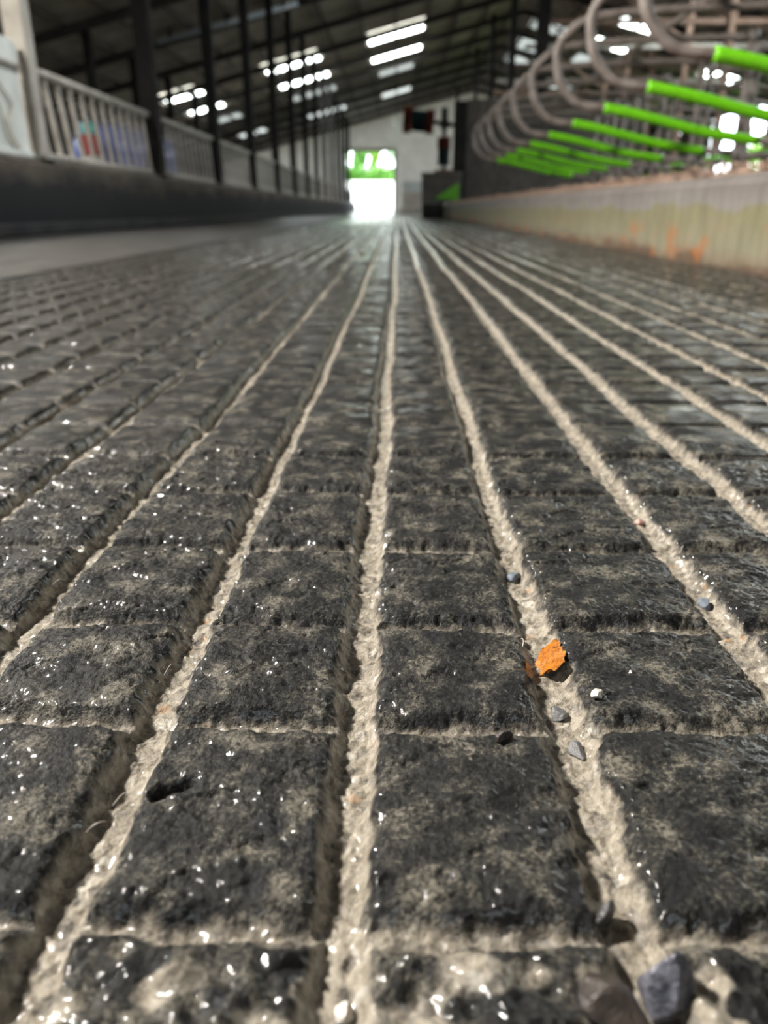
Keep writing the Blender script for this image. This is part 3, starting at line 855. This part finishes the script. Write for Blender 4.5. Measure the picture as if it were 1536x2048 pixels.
bristles('Z', (0, 0, 0), -0.06, 0.12, 0.05, 0.19, 6, 0.05).build('end_bristles', M['orange_bristle'], vb)
MB().box(-0.12, 0.12, -0.12, 0.12, 1.05, 1.22).build('gearbox', M['dark_steel'], r, bevel=0.02)
MB().tube([(0, 0, 1.22), (0, 0, 1.50)], 0.085, 18).build('motor', M['dark_steel'], r, True)
MB().bar((0.0, 0.05, 1.14), (0.235, 0.17, 1.14), 0.08, 0.08).build('bracket', M['dark_steel'], r)

r = empty('feed_box', (0.84, 20.35, 0.0), 'dark raised box with a green corner under the cow brush', 'box')
MB().box(-0.25, 0.70, -0.25, 0.22, 0.33, 0.97).build('body', M['dark_block'], r, bevel=0.02)
MB().box(-0.27, 0.72, -0.27, 0.24, 0.97, 1.02).build('lid', M['ledge'], r, bevel=0.01)
b = MB(); b.v = [(0.06, -0.262, 0.44), (0.64, -0.262, 0.40), (0.64, -0.262, 0.80), (0.06, -0.252, 0.44), (0.64, -0.252, 0.40), (0.64, -0.252, 0.80)]
b.f = [(0, 1, 2), (5, 4, 3), (0, 3, 4, 1), (1, 4, 5, 2), (2, 5, 3, 0)]
b.build('green_panel', M['dark_green'], r)
MB().box(-0.24, 0.30, -0.24, 0.21, 0.0, 0.325).build('shade_base', M['dark_steel'], r)  # dark base added to stand in for the shade under the box

r = empty('concrete_pillar', (0.9, 50.0, 0.0), 'beige concrete pillar with white band to one side of the far doorway', 'pillar')
MB().box(-0.58, 0.58, -0.4, 0.4, 0.0, 1.15).build('lower_block', M['concrete_pillar'], r, bevel=0.02)
MB().box(-0.6, 0.6, -0.42, 0.42, 1.15, 1.75).build('white_band', M['white_sheet'], r, bevel=0.02)
MB().box(-0.75, 0.75, -0.5, 0.5, -0.002, 0.25).build('foot', M['concrete_pillar'], r, bevel=0.02)

M['pale_pipe'] = mottled('pale_pipe', (0.62, 0.68, 0.78), (0.76, 0.82, 0.90), 5, 0.45)
r = empty('roof_pipe', (-4.78, 24.72, 5.02), 'pale bluish pipe sloping under the roof on the feed side', 'pipe')
MB().tube([(-2.0, 0, -0.46), (2.0, 0, 0.46)], 0.075, 12).build('tube', M['pale_pipe'], r, True)
for t in (-0.8, 0.0, 0.8):
    MB().box(2.0 * t - 0.03, 2.0 * t + 0.03, -0.09, 0.09, 0.46 * t - 0.02, 0.46 * t + 0.22).build('hanger', M['dark_steel'], r)

# ------------------------------------------------------------------ outside, beyond the far door
def ground(name, x0, x1, y0, y1, z0, z1, mat):
    b = MB(); b.v = [(x0, y0, z0), (x1, y0, z0), (x1, y1, z1), (x0, y1, z1), (x0, y0, z0 - 0.4), (x1, y0, z0 - 0.4), (x1, y1, z1 - 0.4), (x0, y1, z1 - 0.4)]
    b.f = [(0, 1, 2, 3), (7, 6, 5, 4), (0, 4, 5, 1), (1, 5, 6, 2), (2, 6, 7, 3), (3, 7, 4, 0)]
    return struct(b.build(name, mat))
ground('ground_yard', -60, 60, 60.0, 63, 0.0, 0.0, M['yard'])
ground('ground_slope', -60, 60, 63, 95, 0.0, 3.2, M['yard'])
ground('ground_field', -60, 60, 95, 170, 3.2, 4.2, M['pasture'])
ground('ground_side', 16.6, 90, -30, 60, -0.05, 0.9, M['pasture'])

def foliage(n, sx, sy, sz, leaf, seed, lumps):
    q = random.Random(seed); b = MB()
    L_ = []
    for i in range(lumps):
        a = q.random() * 6.28; u = q.uniform(-0.8, 0.8)
        L_.append((math.cos(a) * 0.62 * sx, math.sin(a) * 0.62 * sy, u * 0.62 * sz, q.uniform(0.35, 0.6)))
    for i in range(n):
        lx, ly, lz, lr = q.choice(L_)
        d = Vector((q.gauss(0, 1), q.gauss(0, 1), q.gauss(0, 1))).normalized() * lr * q.random() ** 0.4
        p = Vector((lx + d.x * sx, ly + d.y * sy, lz + d.z * sz))
        a = Vector((q.gauss(0, 1), q.gauss(0, 1), q.gauss(0, 1))).normalized(); c = a.cross(Vector((0.3, 0.5, 0.8))).normalized()
        k = len(b.v); s_ = leaf * q.uniform(0.6, 1.3)
        b.v += [tuple(p - a * s_), tuple(p + c * s_ * 0.5), tuple(p + a * s_), tuple(p - c * s_ * 0.5)]
        b.f.append((k, k + 1, k + 2, k + 3))
    return b
def tree(x, y, z, h, w, mat, label, seed):
    r = empty('tree', (x, y, z), label, 'tree', 'trees beyond the far door')
    MB().tube(curve([(0, 0, 0), (0.1, 0, h * 0.3), (-0.05, 0.1, h * 0.6)]), [0.28] * 8 + [0.2] * 8 + [0.1], 10).build('trunk', M['bark'], r, True)
    foliage(1900, w * 0.75, w * 0.75, h * 0.40, 0.30, seed, 12).build('crown', M[mat], r, loc=(0, 0, h * 0.62))
tree(-7.6, 108, 3.3, 8.5, 2.3, 'leaf_light', 'pale green tree beyond the far door, standing at its near jamb side', 1)
tree(-5.3, 116, 3.4, 5.2, 1.3, 'leaf_mid', 'small mid green tree seen at the middle of the far door', 2)
tree(-3.0, 111, 3.4, 6.2, 1.1, 'leaf_light', 'slim pale green tree beyond the far door, between two others', 3)
tree(-0.2, 107, 3.3, 9.0, 1.6, 'leaf_mid', 'tall mid green tree beyond the far door, toward the brush side', 4)
hd = empty('hedge', (-3.5, 98, 3.25), 'low green hedge on the rise beyond the far door', 'hedge')
foliage(5200, 9, 0.9, 1.15, 0.22, 9, 46).build('foliage', M['leaf_mid'], hd, loc=(0, 0, 0.85))
MB().box(-7, 7, -0.35, 0.35, 0.0, 0.9).build('branches', M['bark'], hd)
for i, (x, y, h) in enumerate(((30, 45, 6), (33, 55, 7), (28, 62, 6.5), (40, 66, 8), (36, 38, 6))):
    r = empty('tree', (x, y, 0.3), 'green tree seen through the open side bay, %s of five' % ORD[i], 'tree', 'trees outside the side wall')
    MB().tube([(0, 0, -0.6), (0, 0, h * 0.6)], [0.25, 0.12], 8).build('trunk', M['bark'], r, True)
    foliage(1200, 2.4, 2.4, h * 0.3, 0.4, 30 + i, 10).build('crown', M['leaf_light'], r, loc=(0, 0, h * 0.45))

# ------------------------------------------------------------------ small things lying on the floor
def floor_z(x, y):
    return float(floor_height(np.array([[x]]), np.array([[y]]), 0.0008)[0][0, 0])
def stone(name, loc, size, mat, label, seed, cat='pebble', group=None, flat=False, taper=0.0, sink=0.45):
    import bmesh
    loc = (loc[0], loc[1], floor_z(loc[0], loc[1]) + size[2] * sink)
    q = random.Random(seed)
    bm = bmesh.new(); bmesh.ops.create_icosphere(bm, subdivisions=4, radius=1.0)
    planes = [(Vector((q.gauss(0, 1), q.gauss(0, 1), q.gauss(0, 1))).normalized(), q.uniform(0.55, 0.9)) for _ in range(11)]
    for v_ in bm.verts:
        p = v_.co.copy()
        for nrm, dd in planes:
            k = p.dot(nrm) - dd
            if k > 0:
                p -= nrm * k * 0.92
        p *= 1 + 0.03 * math.sin(9 * p.x + seed) * math.sin(8 * p.y) + 0.02 * math.sin(23 * p.z + 17 * p.x)
        tp = 1 - taper * (p.z + 0.3)
        v_.co = (p.x * size[0] * tp, p.y * size[1] * tp, p.z * size[2])
    for f_ in bm.faces:
        f_.smooth = not flat
    me = bpy.data.meshes.new(name); bm.to_mesh(me); bm.free(); me.materials.append(mat)
    o = bpy.data.objects.new(name, me); COL.objects.link(o); o.location = loc; o.rotation_euler = (q.uniform(-0.3, 0.3), q.uniform(-0.3, 0.3), q.random() * 6)
    return tag(o, label, cat, group)
M['slate_stone'] = mottled('slate_stone', (0.018, 0.02, 0.028), (0.17, 0.175, 0.21), 90, 0.28, 0, 0.3)
M['dark_stone'] = mottled('dark_stone', (0.006, 0.006, 0.007), (0.03, 0.03, 0.034), 200, 0.3, 0, 0.3)
M['brown_stone'] = mottled('brown_stone', (0.015, 0.012, 0.010), (0.06, 0.045, 0.038), 150, 0.35, 0, 0.3)
M['white_stone'] = mottled('white_stone', (0.55, 0.5, 0.45), (0.85, 0.82, 0.78), 150, 0.3, 0, 0.3)
M['grey_stone'] = mottled('grey_stone', (0.09, 0.09, 0.095), (0.19, 0.19, 0.19), 300, 0.4, 0, 0.3)
M['blue_stone'] = mottled('blue_grey_stone', (0.06, 0.075, 0.095), (0.16, 0.19, 0.23), 250, 0.3, 0, 0.3)
M['pink_stone'] = mottled('pink_stone', (0.35, 0.18, 0.15), (0.5, 0.32, 0.28), 250, 0.4, 0, 0.3)
M['orange_bit'] = mottled('orange_fibre', (0.34, 0.09, 0.004), (0.74, 0.27, 0.018), 420, 0.5, 0, 0.6, stretch=(1, 3, 1))
M['rust_bit'] = mottled('rust_wood', (0.16, 0.06, 0.012), (0.42, 0.19, 0.05), 300, 0.5, 0, 0.5, stretch=(1, 4, 1))
M['hair'] = mottled('hair', (0.6, 0.56, 0.5), (0.8, 0.77, 0.72), 50, 0.35, 0, 0.0)
PG = 'pebbles caught in the floor'
stone('pebble', (0.0775, 0.1520, 0.0035), (0.0094, 0.0082, 0.0124), M['slate_stone'], 'large blue-black pointed pebble, biggest stone near the camera', 3, group=PG, taper=0.5, sink=0.8)
stone('pebble', (0.058, 0.1405, 0.0005), (0.013, 0.008, 0.0075), M['brown_stone'], 'flat dark brown pebble beside the large blue-black one', 12, group=PG)
stone('pebble', (-0.0135, 0.1475, -0.0015), (0.0030, 0.0028, 0.0034), M['white_stone'], 'small bright white pebble in the middle groove near the camera', 8, group=PG)
stone('pebble', (0.0735, 0.287, -0.0092), (0.0044, 0.004, 0.0036), M['grey_stone'], 'grey pebble in the groove just nearer than the orange fleck', 5, group=PG)
stone('pebble', (0.0765, 0.2635, -0.0075), (0.0070, 0.0042, 0.0030), M['grey_stone'], 'long grey pebble where two grooves cross below the orange fleck', 6, group=PG)
stone('pebble', (0.0895, 0.2855, -0.0012), (0.0036, 0.0026, 0.0026), M['white_stone'], 'clear whitish chip on the block corner beside the grey pebble', 14, group=PG)
stone('pebble', (0.0735, 0.4255, -0.0070), (0.0055, 0.0045, 0.0032), M['blue_stone'], 'blue-grey pebble in the groove beyond the orange fleck', 21, group=PG)
stone('pebble', (0.1775, 0.3925, -0.0055), (0.0055, 0.0042, 0.0038), M['blue_stone'], 'blue-grey pebble in the groove second over from the middle', 23, group=PG)
stone('pebble', (0.1760, 0.5140, -0.0070), (0.0040, 0.0040, 0.0028), M['pink_stone'], 'small pinkish pebble farther up the same groove as the blue-grey one', 25, group=PG)
stone('pebble', (0.0665, 0.1790, -0.0030), (0.0022, 0.0064, 0.0060), M['dark_stone'], 'thin black stone sliver standing at the groove end near the camera', 31, group=PG)
stone('pebble', (0.0440, 0.2560, -0.0010), (0.0045, 0.0036, 0.0026), M['brown_stone'], 'dark round pebble at the block edge left of the long grey pebble', 33, group=PG)

# orange fleck: a fibrous flake pressed on the groove side
b = MB(); q = random.Random(2)
nx, ny = 26, 22
for layer in (0, 1):
    for j in range(ny):
        for i in range(nx):
            u = i / (nx - 1) * 2 - 1; w = j / (ny - 1) * 2 - 1
            w2 = w * (0.9 - 0.25 * u) ; e = 1 + 0.10 * math.sin(7 * w + 3) + 0.07 * math.sin(13 * u + 1)
            r2 = max(abs(u), abs(w)); rd = math.hypot(u, w)
            k = (r2 / rd if rd > 1e-6 else 1.0) * (0.65 + 0.35 * rd)
            x = u * k * 0.0078 * e; y = w * k * 0.0120 * (1.0 + 0.25 * u)
            z = 0.0058 * u + 0.0012 * (1 - u * u) + 0.0009 * math.sin(22 * w + 5 * u) + 0.0005 * math.sin(41 * w + 9 * u)
            b.v.append((x, y, z - (0.0012 * (1 - rd * 0.6) if layer else 0)))
for layer in (0, 1):
    o = layer * nx * ny
    for j in range(ny - 1):
        for i in range(nx - 1):
            qd = (o + j * nx + i, o + j * nx + i + 1, o + (j + 1) * nx + i + 1, o + (j + 1) * nx + i)
            b.f.append(qd if not layer else qd[::-1])
cand = [x for x in np.arange(0.066, 0.096, 0.0004) if floor_z(x, 0.3265) > -0.0062]
fleck_x = float(min([x for x in cand if x > 0.0735] or [0.08]))
o = b.build('orange_fleck', M['orange_bit'], None, True, loc=(fleck_x - 0.0065, 0.3265, -0.0078))
o.scale = (0.85, 0.85, 1.0)
tag(o, 'bright orange fibrous fleck stuck to the groove side', 'fleck')
# brown wood fibre in a cross groove
r = empty('wood_splinter', (-0.063, 0.257, -0.0045), 'rust brown wood splinter lying in the cross groove near the long pit', 'splinter')
for k in range(4):
    MB().tube(curve([(-0.009 + 0.002 * k, 0.001 * k, 0.0004 * k), (0.0, 0.0016 * k - 0.001, 0.0012), (0.009 - 0.0015 * k, -0.001 + 0.0011 * k, 0.0005 * k)]), 0.0010, 6).build('strand', M['rust_bit'], r, True)

# pale hairs
hs = [(-0.1000, 0.2210, 'pale cow hair curling over the wet block edge near the long pit', 0.9), (-0.1040, 0.2070, 'pale cow hair on the wet groove edge, nearer than the curling one', 0.5),
      (-0.1060, 0.3060, 'pale cow hair lying along the groove beyond the long pit', 1.2), (-0.0985, 0.1760, 'pale cow hair at the shiny edge closest to the camera', 0.8),
      (-0.1950, 0.3950, 'pale cow hair looped on a block well over toward the feed wall', 0.6), (0.0640, 0.3330, 'pale cow hair in the shaded groove side beside the orange fleck', 1.4)]
for i, (x, y, lab, a) in enumerate(hs):
    q = random.Random(i + 40); ln = q.uniform(0.006, 0.010)
    pts = [(math.cos(a + 0.5 * t) * ln * (t - 0.5) , math.sin(a + 0.5 * t) * ln * (t - 0.5), 0.0022 * math.sin(t * 3.1)) for t in (0, 0.25, 0.5, 0.75, 1.0)]
    o = MB().tube(curve(pts, 6), 0.00012, 6).build('cow_hair', M['hair'], None, True, loc=(x, y, -0.002))
    tag(o, lab, 'hair', 'pale cow hairs on the floor')
